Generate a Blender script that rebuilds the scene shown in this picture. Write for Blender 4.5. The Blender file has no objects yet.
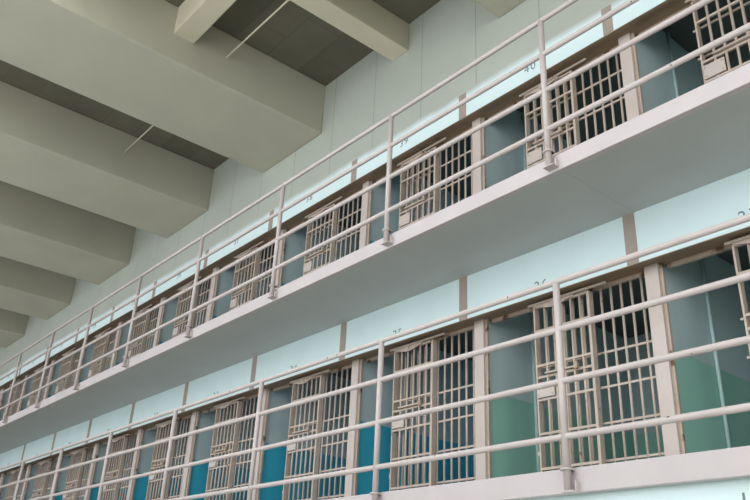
import bpy, bmesh, math, random
from mathutils import Vector, Matrix
random.seed(4)
C = bpy.context.scene.collection
S = 1.3                      # metres per layout unit
P = 1.5574                   # bay pitch
T = 1.9489                    # gallery to gallery
D = 0.839                    # depth of the walkway, railing line to cell front
BAYS = range(0, -11, -1)
XL, XR = -24.0, 16.0          # ends of the block
YO = -5.4                    # outer wall
FLOOR = -T - 0.02
CEIL = 5.01
# measured drift of each bay from the even pitch
DRIFT = {1: .034, 0: .0343, -1: .0397, -2: .0123, -3: -.0269, -4: -.053, -5: -.055, -6: -.02, -7: .01, -8: .035, -9: .06, -10: .085}
def X(k): return k*P + (DRIFT[k] if k in DRIFT else (.034 if k > 0 else .085))

# ------------------------------------------------------------------ materials
def lin(c):
    return tuple(((v/255)/12.92 if v/255 <= 0.04045 else ((v/255+0.055)/1.055)**2.4) for v in c) + (1,)

def base_mat(name, rgb, rough=0.6, mottle=0.06, scale=3.0, bump=0.0, bscale=60, metallic=0.0, dirt=None):
    m = bpy.data.materials.new(name); m.use_nodes = True
    nt = m.node_tree; n = nt.nodes; l = nt.links
    b = n['Principled BSDF']
    b.inputs['Roughness'].default_value = rough
    b.inputs['Metallic'].default_value = metallic
    geo = n.new('ShaderNodeNewGeometry')
    nz = n.new('ShaderNodeTexNoise'); nz.inputs['Scale'].default_value = scale
    nz.inputs['Detail'].default_value = 5
    l.new(geo.outputs['Position'], nz.inputs['Vector'])
    rmp = n.new('ShaderNodeMapRange')
    rmp.inputs['From Min'].default_value = 0.3; rmp.inputs['From Max'].default_value = 0.7
    rmp.inputs['To Min'].default_value = 1-mottle; rmp.inputs['To Max'].default_value = 1+mottle
    l.new(nz.outputs['Fac'], rmp.inputs['Value'])
    mul = n.new('ShaderNodeVectorMath'); mul.operation = 'SCALE'
    mul.inputs[0].default_value = lin(rgb)[:3]
    l.new(rmp.outputs['Result'], mul.inputs['Scale'])
    col = mul.outputs['Vector']
    if dirt:
        dcol, dscale, lo, hi = dirt
        dz = n.new('ShaderNodeTexNoise'); dz.inputs['Scale'].default_value = dscale
        dz.inputs['Detail'].default_value = 3
        l.new(geo.outputs['Position'], dz.inputs['Vector'])
        dr = n.new('ShaderNodeMapRange'); dr.inputs['From Min'].default_value = lo; dr.inputs['From Max'].default_value = hi
        l.new(dz.outputs['Fac'], dr.inputs['Value'])
        mx = n.new('ShaderNodeMix'); mx.data_type = 'RGBA'
        l.new(dr.outputs['Result'], mx.inputs['Factor'])
        l.new(col, mx.inputs['A']); mx.inputs['B'].default_value = lin(dcol)
        col = mx.outputs['Result']
    l.new(col, b.inputs['Base Color'])
    if bump:
        bz = n.new('ShaderNodeTexNoise'); bz.inputs['Scale'].default_value = bscale
        l.new(geo.outputs['Position'], bz.inputs['Vector'])
        bp = n.new('ShaderNodeBump'); bp.inputs['Strength'].default_value = bump; bp.inputs['Distance'].default_value = 0.01
        l.new(bz.outputs['Fac'], bp.inputs['Height']); l.new(bp.outputs['Normal'], b.inputs['Normal'])
    return m

def hook(m):
    nt = m.node_tree; b = nt.nodes['Principled BSDF']
    return nt.nodes, nt.links, b, b.inputs['Base Color'].links[0].from_socket, nt.nodes['Geometry'] if 'Geometry' in nt.nodes else nt.nodes['New Geometry']

def split_z(m, z, rgb_low, soft=0.004, wobble=0.0, high=True):
    """colour change at height z (metres): below it the lower colour"""
    n, l, b, col, geo = hook(m)
    sx = n.new('ShaderNodeSeparateXYZ'); l.new(geo.outputs['Position'], sx.inputs[0])
    val = sx.outputs['Z']
    if wobble:
        nz = n.new('ShaderNodeTexNoise'); nz.inputs['Scale'].default_value = 2.0; nz.inputs['Detail'].default_value = 6
        l.new(geo.outputs['Position'], nz.inputs['Vector'])
        ad = n.new('ShaderNodeMath'); ad.operation = 'MULTIPLY_ADD'; ad.inputs[1].default_value = wobble
        l.new(nz.outputs['Fac'], ad.inputs[0]); l.new(val, ad.inputs[2]); val = ad.outputs[0]
    r = n.new('ShaderNodeMapRange'); r.inputs['From Min'].default_value = z-soft; r.inputs['From Max'].default_value = z+soft
    l.new(val, r.inputs['Value'])
    mx = n.new('ShaderNodeMix'); mx.data_type = 'RGBA'
    l.new(r.outputs['Result'], mx.inputs['Factor'])
    mx.inputs['A'].default_value = lin(rgb_low); l.new(col, mx.inputs['B'])
    l.new(mx.outputs['Result'], b.inputs['Base Color'])
    return m

def joints_x(m, pitch, off, width, rgb, zmin=None):
    """thin vertical joint lines every pitch metres along x"""
    n, l, b, col, geo = hook(m)
    sx = n.new('ShaderNodeSeparateXYZ'); l.new(geo.outputs['Position'], sx.inputs[0])
    a = n.new('ShaderNodeMath'); a.operation = 'ADD'; a.inputs[1].default_value = -off + 100*pitch
    l.new(sx.outputs['X'], a.inputs[0])
    md = n.new('ShaderNodeMath'); md.operation = 'MODULO'; md.inputs[1].default_value = pitch
    l.new(a.outputs[0], md.inputs[0])
    lt = n.new('ShaderNodeMath'); lt.operation = 'LESS_THAN'; lt.inputs[1].default_value = width
    l.new(md.outputs[0], lt.inputs[0])
    fac = lt.outputs[0]
    if zmin is not None:
        g = n.new('ShaderNodeMath'); g.operation = 'GREATER_THAN'; g.inputs[1].default_value = zmin
        l.new(sx.outputs['Z'], g.inputs[0])
        mu = n.new('ShaderNodeMath'); mu.operation = 'MULTIPLY'
        l.new(fac, mu.inputs[0]); l.new(g.outputs[0], mu.inputs[1]); fac = mu.outputs[0]
    mx = n.new('ShaderNodeMix'); mx.data_type = 'RGBA'
    l.new(fac, mx.inputs['Factor']); l.new(col, mx.inputs['A']); mx.inputs['B'].default_value = lin(rgb)
    l.new(mx.outputs['Result'], b.inputs['Base Color'])
    return m

M = {}
M['rail'] = base_mat('rail_paint', (200, 189, 187), 0.45, 0.05, 5, dirt=((60, 50, 45), 14, 0.735, 0.75))
M['lip'] = base_mat('edge_paint', (197, 188, 190), 0.55, 0.04, 3)
M['metal'] = base_mat('door_paint', (196, 180, 168), 0.5, 0.07, 9, dirt=((120, 85, 60), 11, 0.68, 0.74))
M['track'] = base_mat('track_paint', (176, 158, 140), 0.55, 0.08, 8)
M['pillar'] = base_mat('pillar_paint', (205, 192, 186), 0.55, 0.04, 4)
M['jamb'] = base_mat('jamb_paint', (190, 172, 158), 0.55, 0.06, 6, dirt=((104, 72, 50), 7, 0.58, 0.66))
M['lintel'] = base_mat('lintel_paint', (150, 128, 106), 0.6, 0.08, 5)
M['fascia'] = base_mat('fascia_paint', (220, 240, 243), 0.55, 0.03, 2)
M['stripe'] = base_mat('stripe_paint', (166, 152, 142), 0.6, 0.05, 8)
M['upper_wall'] = base_mat('upper_wall_paint', (182, 187, 178), 0.7, 0.05, 1.3)
joints_x(M['upper_wall'], 0.74*S, -1.345*S, 0.013, (150, 157, 147), zmin=3.70*S)
split_z(M['upper_wall'], 3.69*S, (224, 244, 248), soft=0.05, wobble=0.10)  # paler and bluer below, with a soft uneven edge
M['soffit'] = base_mat('soffit_paint', (184, 188, 187), 0.6, 0.04, 1.5)
joints_x(M['soffit'], P*S, X(0)*S+.07, 0.008, (170, 174, 173))
M['beam'] = base_mat('beam_paint', (186, 183, 167), 0.7, 0.05, 1.2)
M['small_beam'] = base_mat('small_beam_paint', (208, 201, 179), 0.7, 0.05, 1.5)
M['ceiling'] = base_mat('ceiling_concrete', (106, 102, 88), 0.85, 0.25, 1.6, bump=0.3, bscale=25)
def boards(m, sx, sy, rgb1, rgb2, joint):
    n, l, b, col, geo = hook(m)
    bt = n.new('ShaderNodeTexBrick'); bt.inputs['Scale'].default_value = 1.0
    bt.inputs['Brick Width'].default_value = sx; bt.inputs['Row Height'].default_value = sy
    bt.inputs['Mortar Size'].default_value = 0.008; bt.inputs['Mortar Smooth'].default_value = 0.3
    bt.inputs['Color1'].default_value = lin(rgb1); bt.inputs['Color2'].default_value = lin(rgb2); bt.inputs['Mortar'].default_value = lin(joint)
    l.new(geo.outputs['Position'], bt.inputs['Vector'])
    mx = n.new('ShaderNodeMix'); mx.data_type = 'RGBA'; mx.inputs['Factor'].default_value = 0.55
    l.new(col, mx.inputs['A']); l.new(bt.outputs['Color'], mx.inputs['B']); l.new(mx.outputs['Result'], b.inputs['Base Color'])
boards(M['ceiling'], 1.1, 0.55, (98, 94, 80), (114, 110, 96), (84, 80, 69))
M['cell_slab'] = base_mat('cell_slab_darkened', (104, 110, 108), 0.8, 0.08, 2)  # tone darkened to cut bounced light, so the cells look shaded
M['floor'] = base_mat('floor_concrete', (186, 182, 172), 0.5, 0.06, 1.5)
M['outer'] = base_mat('outer_wall_paint', (205, 203, 190), 0.7, 0.04, 1.5)
M['window_frame'] = base_mat('window_steel', (120, 122, 118), 0.5, 0.05, 6)
M['pipe'] = base_mat('cell_pipe_paint', (214, 240, 240), 0.4, 0.03, 6)
M['conduit'] = base_mat('conduit_paint', (220, 212, 190), 0.5, 0.04, 6)
M['number'] = base_mat('stencil_paint', (112, 132, 132), 0.7, 0.25, 40)
UP = (206, 225, 229)
GREEN, BLUE = (166, 218, 204), (66, 190, 222)
for t in (0, 1):
    for nm, low in (('green', GREEN), ('blue', BLUE)):
        m = base_mat('cell_%s_%d' % (nm, t), UP, 0.5, 0.04, 2)
        M[nm, t] = split_z(m, ((0.90, 0.80)[t]+t*T)*S, low)

# ------------------------------------------------------------------ mesh helpers (layout units in, metres out)
class MB:
    def __init__(self): self.bm = bmesh.new()
    def box(self, x0, x1, y0, y1, z0, z1, bevel=0.0, mi=0):
        r = bmesh.ops.create_cube(self.bm, size=1)
        vs = r['verts']
        for v in vs:
            v.co = Vector(((x0+x1)/2+v.co.x*(x1-x0), (y0+y1)/2+v.co.y*(y1-y0), (z0+z1)/2+v.co.z*(z1-z0)))*S
        fs = {f for v in vs for f in v.link_faces}
        for f in fs: f.material_index = mi
        if bevel:
            es = list({e for v in vs for e in v.link_edges})
            bmesh.ops.bevel(self.bm, geom=es, offset=bevel*S, segments=2, affect='EDGES', profile=0.5)
        return self
    def tube(self, a, b, r, seg=14, smooth=True):
        a = Vector(a)*S; b = Vector(b)*S; d = b-a
        q = d.to_track_quat('Z', 'Y').to_matrix().to_4x4()
        mat = Matrix.Translation((a+b)/2) @ q
        res = bmesh.ops.create_cone(self.bm, cap_ends=True, segments=seg, radius1=r*S, radius2=r*S, depth=d.length, matrix=mat)
        if smooth:
            for f in {f for v in res['verts'] for f in v.link_faces}:
                if len(f.verts) == 4: f.smooth = True
        return self
    def prism(self, pts, y0, y1):
        """outline in x,z pushed from y0 to y1"""
        f = [self.bm.verts.new(Vector((x, y0, z))*S) for x, z in pts]
        g = [self.bm.verts.new(Vector((x, y1, z))*S) for x, z in pts]
        self.bm.faces.new(f); self.bm.faces.new(g[::-1])
        for i in range(len(pts)):
            j = (i+1) % len(pts)
            self.bm.faces.new((f[j], f[i], g[i], g[j]))
        return self
    def build(self, name, mats, parent=None, loc=(0, 0, 0)):
        bmesh.ops.recalc_face_normals(self.bm, faces=self.bm.faces)
        me = bpy.data.meshes.new(name); self.bm.to_mesh(me); self.bm.free()
        for m in (mats if isinstance(mats, (list, tuple)) else [mats]): me.materials.append(m)
        o = bpy.data.objects.new(name, me); C.objects.link(o)
        o.location = Vector(loc)*S
        if parent: o.parent = parent
        return o

def struct(o, label=None):
    o['kind'] = 'structure'; o['category'] = o.name.split('.')[0].split('_')[0]
    if label: o['label'] = label
    return o
def tag(o, label, cat, group=None):
    o['label'] = label; o['category'] = cat; o['kind'] = 'thing'
    if group: o['group'] = group
    return o
def empty(name, loc):
    o = bpy.data.objects.new(name, None); C.objects.link(o); o.location = Vector(loc)*S
    o.empty_display_size = 0.1
    return o
def copy_tree(o, loc):
    kids = {}
    for q in C.objects:
        if q.parent: kids.setdefault(q.parent.name, []).append(q)
    def rec(a, par):
        c = a.copy(); C.objects.link(c)
        if par: c.parent = par
        for ch in kids.get(a.name, []): rec(ch, c)
        return c
    r = rec(o, None); r.location = Vector(loc)*S
    return r
ORD = ['first', 'second', 'third', 'fourth', 'fifth', 'sixth', 'seventh', 'eighth', 'ninth', 'tenth', 'eleventh']
TIER = ['lower', 'upper']

# ------------------------------------------------------------------ the shell
struct(MB().box(XL, XR, YO-.2, .05, FLOOR-.15, FLOOR).build('floor', M['floor']), 'grey concrete floor of the cell house aisle')
SKY0, SKY1 = -5.0, -3.0
bays_x = sorted([(n+.15, n+1.22) for n in (-19.5, -16.9, -14.28, -11.67, -9.07, -6.45)] + [(-3.6, -1.2), (.35, 1.55), (3.05, 4.2), (5.75, 6.9), (8.45, 9.6), (11.15, 12.3), (13.8, 15.0)])
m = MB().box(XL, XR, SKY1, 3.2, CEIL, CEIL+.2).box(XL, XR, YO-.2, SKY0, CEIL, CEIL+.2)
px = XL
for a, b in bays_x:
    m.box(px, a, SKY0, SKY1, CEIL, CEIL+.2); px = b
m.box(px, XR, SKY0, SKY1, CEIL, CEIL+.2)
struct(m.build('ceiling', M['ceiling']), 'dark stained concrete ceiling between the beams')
for i, (a, b) in enumerate(bays_x):
    m = MB()
    for q in range(4):
        yy = SKY0+(SKY1-SKY0)*q/3; m.box(a, b, yy-.012, yy+.012, CEIL+.1, CEIL+.13)
    m.box((a+b)/2-.012, (a+b)/2+.012, SKY0, SKY1, CEIL+.1, CEIL+.13)
    struct(m.build('window_%d' % (i+21), M['window_frame']))
    l = bpy.data.lights.new('skylight', 'AREA'); l.shape = 'RECTANGLE'
    l.size = (b-a)*S; l.size_y = (SKY1-SKY0)*S; l.energy = 60*(b-a)*(SKY1-SKY0); l.color = (0.97, 0.99, 1.0)
    lo = bpy.data.objects.new('skylight', l); C.objects.link(lo)
    lo.location = Vector(((a+b)/2, (SKY0+SKY1)/2, CEIL+.3))*S
struct(MB().box(XL, XR, .088, .2, FLOOR, -.102).build('wall_ground', M['fascia']), 'pale blue wall below the lower gallery edge')
struct(MB().box(XL-.2, XL, YO-.2, 3.2, FLOOR-.15, CEIL+.2).build('wall_left', M['outer']))
struct(MB().box(XR, XR+.2, YO-.2, 3.2, FLOOR-.15, CEIL+.2).build('wall_right', M['outer']))

beams = [(-1.05, .20)] + [(n-1.25, n) for n in (-3.77, -6.45, -9.07, -11.67, -14.28, -16.9, -19.5, 2.9, 5.6, 8.3, 11.0, 13.7)]
for i, (a, b) in enumerate(beams):
    struct(MB().box(a, b, YO, D, 4.33 if i else 4.267, CEIL, bevel=.012).build('ceiling_beam', M['beam']),
           'big pale ceiling beam, %s from the right edge' % ORD[i] if i < 8 else 'big pale ceiling beam behind the viewer')
struct(MB().box(-3.77, -1.05, -1.115, -.88, 4.650, CEIL, bevel=.008).build('cross_beam', M['small_beam']),
       'cream beam running lengthwise between two big ceiling beams')
struct(MB().box(-2.539, -2.29, -.88, D, 4.650, CEIL, bevel=.008).build('cross_beam', M['small_beam']),
       'small cream ceiling beam that meets the wall')
struct(MB().box(-2.539, -2.29, YO, -1.115, 4.650, CEIL, bevel=.008).build('cross_beam', M['small_beam']))

# upper wall above the top tier's doors, and its blue band
for t in (0, 1):
    z = t*T-.019*t
    s = struct(MB().box(XL, XR, .079, D+.05, z-.102, z).build('walkway_slab', M['soffit']),
               'grey %s walkway slab with smooth underside' % TIER[t])
    struct(MB().box(XL, XR, D+.05, 3.1, z-.102, z).build('floor_cells', M['cell_slab']), 'concrete floor of the %s row of cells, darkened to dim them' % TIER[t])
    struct(MB().box(XL, XR, .035, .08, z-.105, z+.022-.012*t, bevel=.004).build('trim_edge', M['lip']),
           'pinkish white edge of the %s walkway' % TIER[t])
ztop = [T-.121, CEIL]
fas = []
for t in (0, 1):
    z = t*T
    f = struct(MB().box(XL, XR, D, D+.03, z+1.458, ztop[t]).box(XL, XR, D+.03, 1.06, z+1.49, ztop[t]).build('wall_fascia', M['fascia'] if t == 0 else M['upper_wall']),
               'pale blue band above the %s row of cell doors' % TIER[t])
    fas.append(f)
    struct(MB().box(XL, XR, D+.03, 1.06, z+1.478, z+1.4895).box(XL, XR, D+.002, D+.034, z+1.4535, z+1.4585).box(XL, XR, D+.0295, D+.034, z+1.4585, z+1.49).build('trim_lintel', M['lintel']),
           'brown lintel underside above the %s row of cell doors' % TIER[t])
struct(MB().box(XL, XR, 1.02, 3.1, T+1.84, T+1.95).build('roof_slab', M['cell_slab']))
m = MB()
for t in (0, 1):
    m.box(XL, X(-1), 3.0, 3.2, t*T-.1, t*T+1.85, mi=t).box(X(-1), XR, 3.0, 3.2, t*T-.1, t*T+1.85, mi=2+t)
struct(m.build('wall_back', [M['blue', 0], M['blue', 1], M['green', 0], M['green', 1]]), 'painted back wall of the cells')

# painted strips over every pillar, number over every cell
def number(txt, parent, x, y, z, h):
    cu = bpy.data.curves.new('cell_number', 'FONT'); cu.body = txt; cu.size = h/0.73*S
    cu.align_x = 'CENTER'; cu.extrude = 0.001; cu.space_character = 1.25
    tmp = bpy.data.objects.new('tmp', cu); C.objects.link(tmp)
    dg = bpy.context.evaluated_depsgraph_get()
    me = bpy.data.meshes.new_from_object(tmp.evaluated_get(dg))
    bpy.data.objects.remove(tmp); me.materials.clear(); me.materials.append(M['number'])
    o = bpy.data.objects.new('cell_number', me); C.objects.link(o)
    o.rotation_euler = (math.pi/2, 0, 0); o.location = Vector((x, y, z))*S; o.parent = parent
    o['label'] = 'painted number ' + txt
for t in (0, 1):
    z = t*T
    for b in range(1, -11, -1):
        x = X(b)+.005
        top = T-.121 if t == 0 else T+1.72
        MB().box(x-.044, x+.044, D-.004, D+.01, z+1.459, top).build('painted_strip', M['stripe'], fas[t])['label'] = 'grey brown strip above a pillar'
    for b in BAYS:
        number(str((27, 41)[t]+b), fas[t], X(b)+.79, D-.0005, z+(1.496, 1.540)[t], .078)
number('13', bpy.data.objects['wall_ground'], .79+.15, .0875, -.245, .085)

# pillars, jambs, partitions
for t in (0, 1):
    z = t*T
    for b in range(1, -11, -1):
        x = X(b)
        struct(MB().box(x+.004, x+.105, .962, 1.005, z, z+1.479, bevel=.004).build('pillar', M['pillar']),
               'pale square pillar between cells on the %s gallery, %s from the right edge' % (TIER[t], (['beyond']+ORD)[1-b]) if b < 1 else 'pale pillar at the right end of the %s gallery' % TIER[t])
        struct(MB().box(x+.105, x+.126, .985, 1.005, z, z+1.479).build('trim_jamb', M['jamb']))
        lo = 'green' if b >= -1 else 'blue'; hi = 'green' if b-1 >= -1 else 'blue'
        m = MB().box(x+.01, x+.10, 1.0051, 3.0, z, z+1.825)
        for f in m.bm.faces:
            f.normal_update()
            if f.calc_center_median().x < (x+.05)*S: f.material_index = 1
        struct(m.build('wall_partition', [M[lo, t], M[hi, t]]))
    struct(MB().box(X(1)+.139, XR, .965, 1.6, z, z+1.479).build('wall_end', M['pillar']))
    struct(MB().box(XL, X(-10)+.003, .965, 1.6, z, z+1.479).build('wall_end', M['pillar']))

# ------------------------------------------------------------------ barred fixed panel beside each opening
def make_grille():
    g = empty('cell_grille', (0, 0, 0))
    y = 1.037
    for k in range(12):
        x = 1.489-.081*k
        MB().tube((x, y, .0), (x, y, 1.45), .0095, 10).build('bar', M['metal'], g)
    for zz in (1.235, .982, .742, .50, .258):
        MB().box(.56, 1.535, y-.006, y+.006, zz-.0075, zz+.0075).build('crossbar', M['metal'], g)
    MB().box(.142, 1.55, y-.012, y+.016, 1.450, 1.478).build('header', M['jamb'], g)
    MB().box(1.535, 1.552, y-.010, y+.014, .0, 1.45).build('side_post', M['metal'], g)
    return g
def make_door():
    d = empty('sliding_gate', (0, 0, 0))
    y0, y1 = .968, 1.020
    MB().box(.606, .620, y0, y1, .014, 1.440, bevel=.002).build('stile', M['metal'], d)
    MB().box(1.084, 1.106, y0, y1, .014, 1.440, bevel=.002).build('stile', M['metal'], d)
    for k in range(5):
        x = .704+.0785*k
        MB().tube((x, .980, .02), (x, .980, 1.43), .0095, 10).build('bar', M['metal'], d)
    for zz in (1.243, .977, .890, .725, .484, .245):
        MB().box(.620, 1.084, .971, .989, zz-.0085, zz+.0085).build('crossbar', M['metal'], d)
    MB().box(.620, 1.084, .970, .990, 1.424, 1.440).build('top_bar', M['metal'], d)
    MB().box(.620, 1.084, .970, .990, .014, .034).build('bottom_bar', M['metal'], d)
    MB().box(.575, 1.265, .942, .956, 1.440, 1.458, bevel=.003).build('slide_bar', M['metal'], d)
    s = MB().box(.70, .98, .948, .968, .902, .914, bevel=.002).box(.70, .98, .968, 1.0, .903, .910).build('food_slot', M['metal'], d)
    MB().box(.955, .985, .942, .966, .890, .935, bevel=.003).build('slot_latch', M['track'], s)
    p = MB().box(.620, .770, .958, .970, .738, .848, bevel=.002).build('lock_plate', M['pillar'], d)
    p['label'] = 'pale square lock plate'
    for (px, pz) in ((.634, .757), (.634, .828), (.754, .828), (.754, .757)):
        MB().tube((px, .9585, pz), (px, .955, pz), .006, 8).build('bolt', M['track'], p)
    MB().box(.590, .612, .972, .985, .335, .365, bevel=.003).build('latch_tab', M['lip'], d)
    pts = [(.62, 1.442), (.98, 1.442)]
    N = 14
    for i in range(N+1):
        u = i/N; x = .98-.36*u
        pts.append((x, 1.432-.033*math.sin(math.pi*u)**1.5))
    h = MB().prism(pts, .957, .968).build('hanger_plate', M['metal'], d)
    MB().tube((.80, .958, 1.430), (.80, .948, 1.430), .018, 14).build('wheel_cap', M['metal'], h)
    return d
g0, d0 = make_grille(), make_door()
grilles, doors = {}, {}
for t in (0, 1):
    for i, b in enumerate(BAYS):
        loc = (X(b), 0, t*T)
        first = (t == 0 and i == 0)
        g = g0 if first else copy_tree(g0, loc)
        d = d0 if first else copy_tree(d0, loc)
        g.location = d.location = Vector(loc)*S
        g.scale.x = (X(b+1)-X(b))/P
        tag(g, 'fixed panel of tan bars on the %s gallery, %s from the right edge' % (TIER[t], ORD[i]), 'grille', 'fixed barred panels along the galleries')
        tag(d, 'open tan sliding barred cell door on the %s gallery, %s from the right edge' % (TIER[t], ORD[i]), 'barred door', 'sliding cell doors along the galleries')

# pale service pipe on the side wall of the nearest cells
k = 0
for t in (0, 1):
    for b in (0, -1, -2):
        x = X(b)+.10
        o = MB().tube((x+.018, 1.56, 0), (x+.018, 1.56, 1.82), .0135, 12).build('wall_pipe', M['pipe'], None, (0, 0, t*T))
        tag(o, 'pale vertical pipe in %s gallery cell, %s from the right edge' % (TIER[t], ORD[-b]), 'pipe', 'pipes inside the cells')

# ------------------------------------------------------------------ guard railings
HS = (1.07, .7796, .4812, .1792)
for t in (0, 1):
    r = empty('guard_railing', (0, 0, t*T))
    tag(r, 'long pinkish white pipe railing with four bars along the %s gallery' % TIER[t], 'railing')
    yy = 0.0
    for h in HS:
        MB().tube((-13*P, yy, h), (4.4*P, yy, h), .0180, 16).build('rail', M['rail'], r)
    for i in range(4, -13, -1):
        x = X(i)
        p = MB().tube((x, yy, -.100), (x, yy, HS[0]), .0205, 16).build('post', M['rail'], r)
        MB().tube((x, yy, .004), (x, yy, .014), .036, 18).box(x-.03, x+.03, yy, .036, .004, .014).build('collar', M['rail'], p)
        MB().box(x-.030, x+.050, yy-.028, .036, -.107, -.100, bevel=.002).box(x+.042, x+.048, yy+.004, .036, -.100, -.050).build('bracket', M['rail'], p)

# thin conduit under the ceiling
o = MB().tube((-6.6, -.485, 4.70), (2.9, -.485, 4.70), .0095, 10).build('conduit', M['conduit'])
tag(o, 'thin pale conduit passing through the big ceiling beams', 'conduit')

# ------------------------------------------------------------------ outer wall with tall windows
WZ0, WZ1 = 0.0, 4.7
wins = [(n+.16, n+1.28) for n in (-19.6, -16.98, -14.36, -11.74, -9.13, -6.52)] + [(-3.6, -2.5), (-2.3, -1.2), (.3, 1.5), (3.05, 4.2), (5.75, 6.9), (8.45, 9.6), (11.15, 12.3), (13.8, 15.0)]
wins.sort()
x = XL; m = MB()
for a, b in wins:
    m.box(x, a, YO-.2, YO, FLOOR, CEIL); m.box(a, b, YO-.2, YO, FLOOR, WZ0); m.box(a, b, YO-.2, YO, WZ1, CEIL); x = b
m.box(x, XR, YO-.2, YO, FLOOR, CEIL)
struct(m.build('wall_outer', M['outer']))
for i, (a, b) in enumerate(wins):
    m = MB()
    for q in range(4):
        xx = a+(b-a)*q/3; m.box(xx-.012, xx+.012, YO-.12, YO-.08, WZ0, WZ1)
    for q in range(11):
        zz = WZ0+(WZ1-WZ0)*q/10; m.box(a, b, YO-.12, YO-.08, zz-.012, zz+.012)
    struct(m.build('window_%d' % (i+1), M['window_frame']))
    l = bpy.data.lights.new('window_daylight', 'AREA'); l.shape = 'RECTANGLE'
    l.size = (b-a)*S; l.size_y = (WZ1-WZ0)*S; l.energy = 100*(2.3 if a > 2.5 else 1); l.color = (0.98, 0.99, 1.0)
    lo = bpy.data.objects.new('window_daylight', l); C.objects.link(lo)
    lo.location = Vector(((a+b)/2, YO-.3, (WZ0+WZ1)/2))*S
    lo.rotation_euler = (math.radians(90), 0, 0)     # faces +Y

# ------------------------------------------------------------------ sky, camera, view
w = bpy.data.worlds.new('sky'); bpy.context.scene.world = w; w.use_nodes = True
bg = w.node_tree.nodes['Background']; bg.inputs['Color'].default_value = (0.75, 0.87, 1, 1); bg.inputs['Strength'].default_value = 1.5

F, A, B, G, CX, CY, CZ = 779.7908, 0.8903, 0.4418, -0.0497, 2.5923, -3.4309, -0.7417
def camrot(a, b, c):
    return Matrix.Rotation(a, 3, 'Z') @ Matrix.Rotation(b, 3, 'X') @ Matrix.Rotation(c, 3, 'Y')
R = camrot(A, B, G)
right, fwd, up = R.col[0], R.col[1], R.col[2]
cam = bpy.data.cameras.new('camera'); co = bpy.data.objects.new('camera', cam); C.objects.link(co)
cam.sensor_width = 36; cam.sensor_fit = 'HORIZONTAL'; cam.lens = F/750*36
cam.clip_start = 0.05
mw = Matrix((right, up, -fwd)).transposed().to_4x4()
mw.translation = Vector((CX, CY, CZ))*S
co.matrix_world = mw
sc = bpy.context.scene
sc.camera = co
sc.view_settings.view_transform = 'Standard'; sc.view_settings.look = 'None'
sc.view_settings.gamma = 1; sc.view_settings.use_curve_mapping = False
sc.view_settings.exposure = 0.0
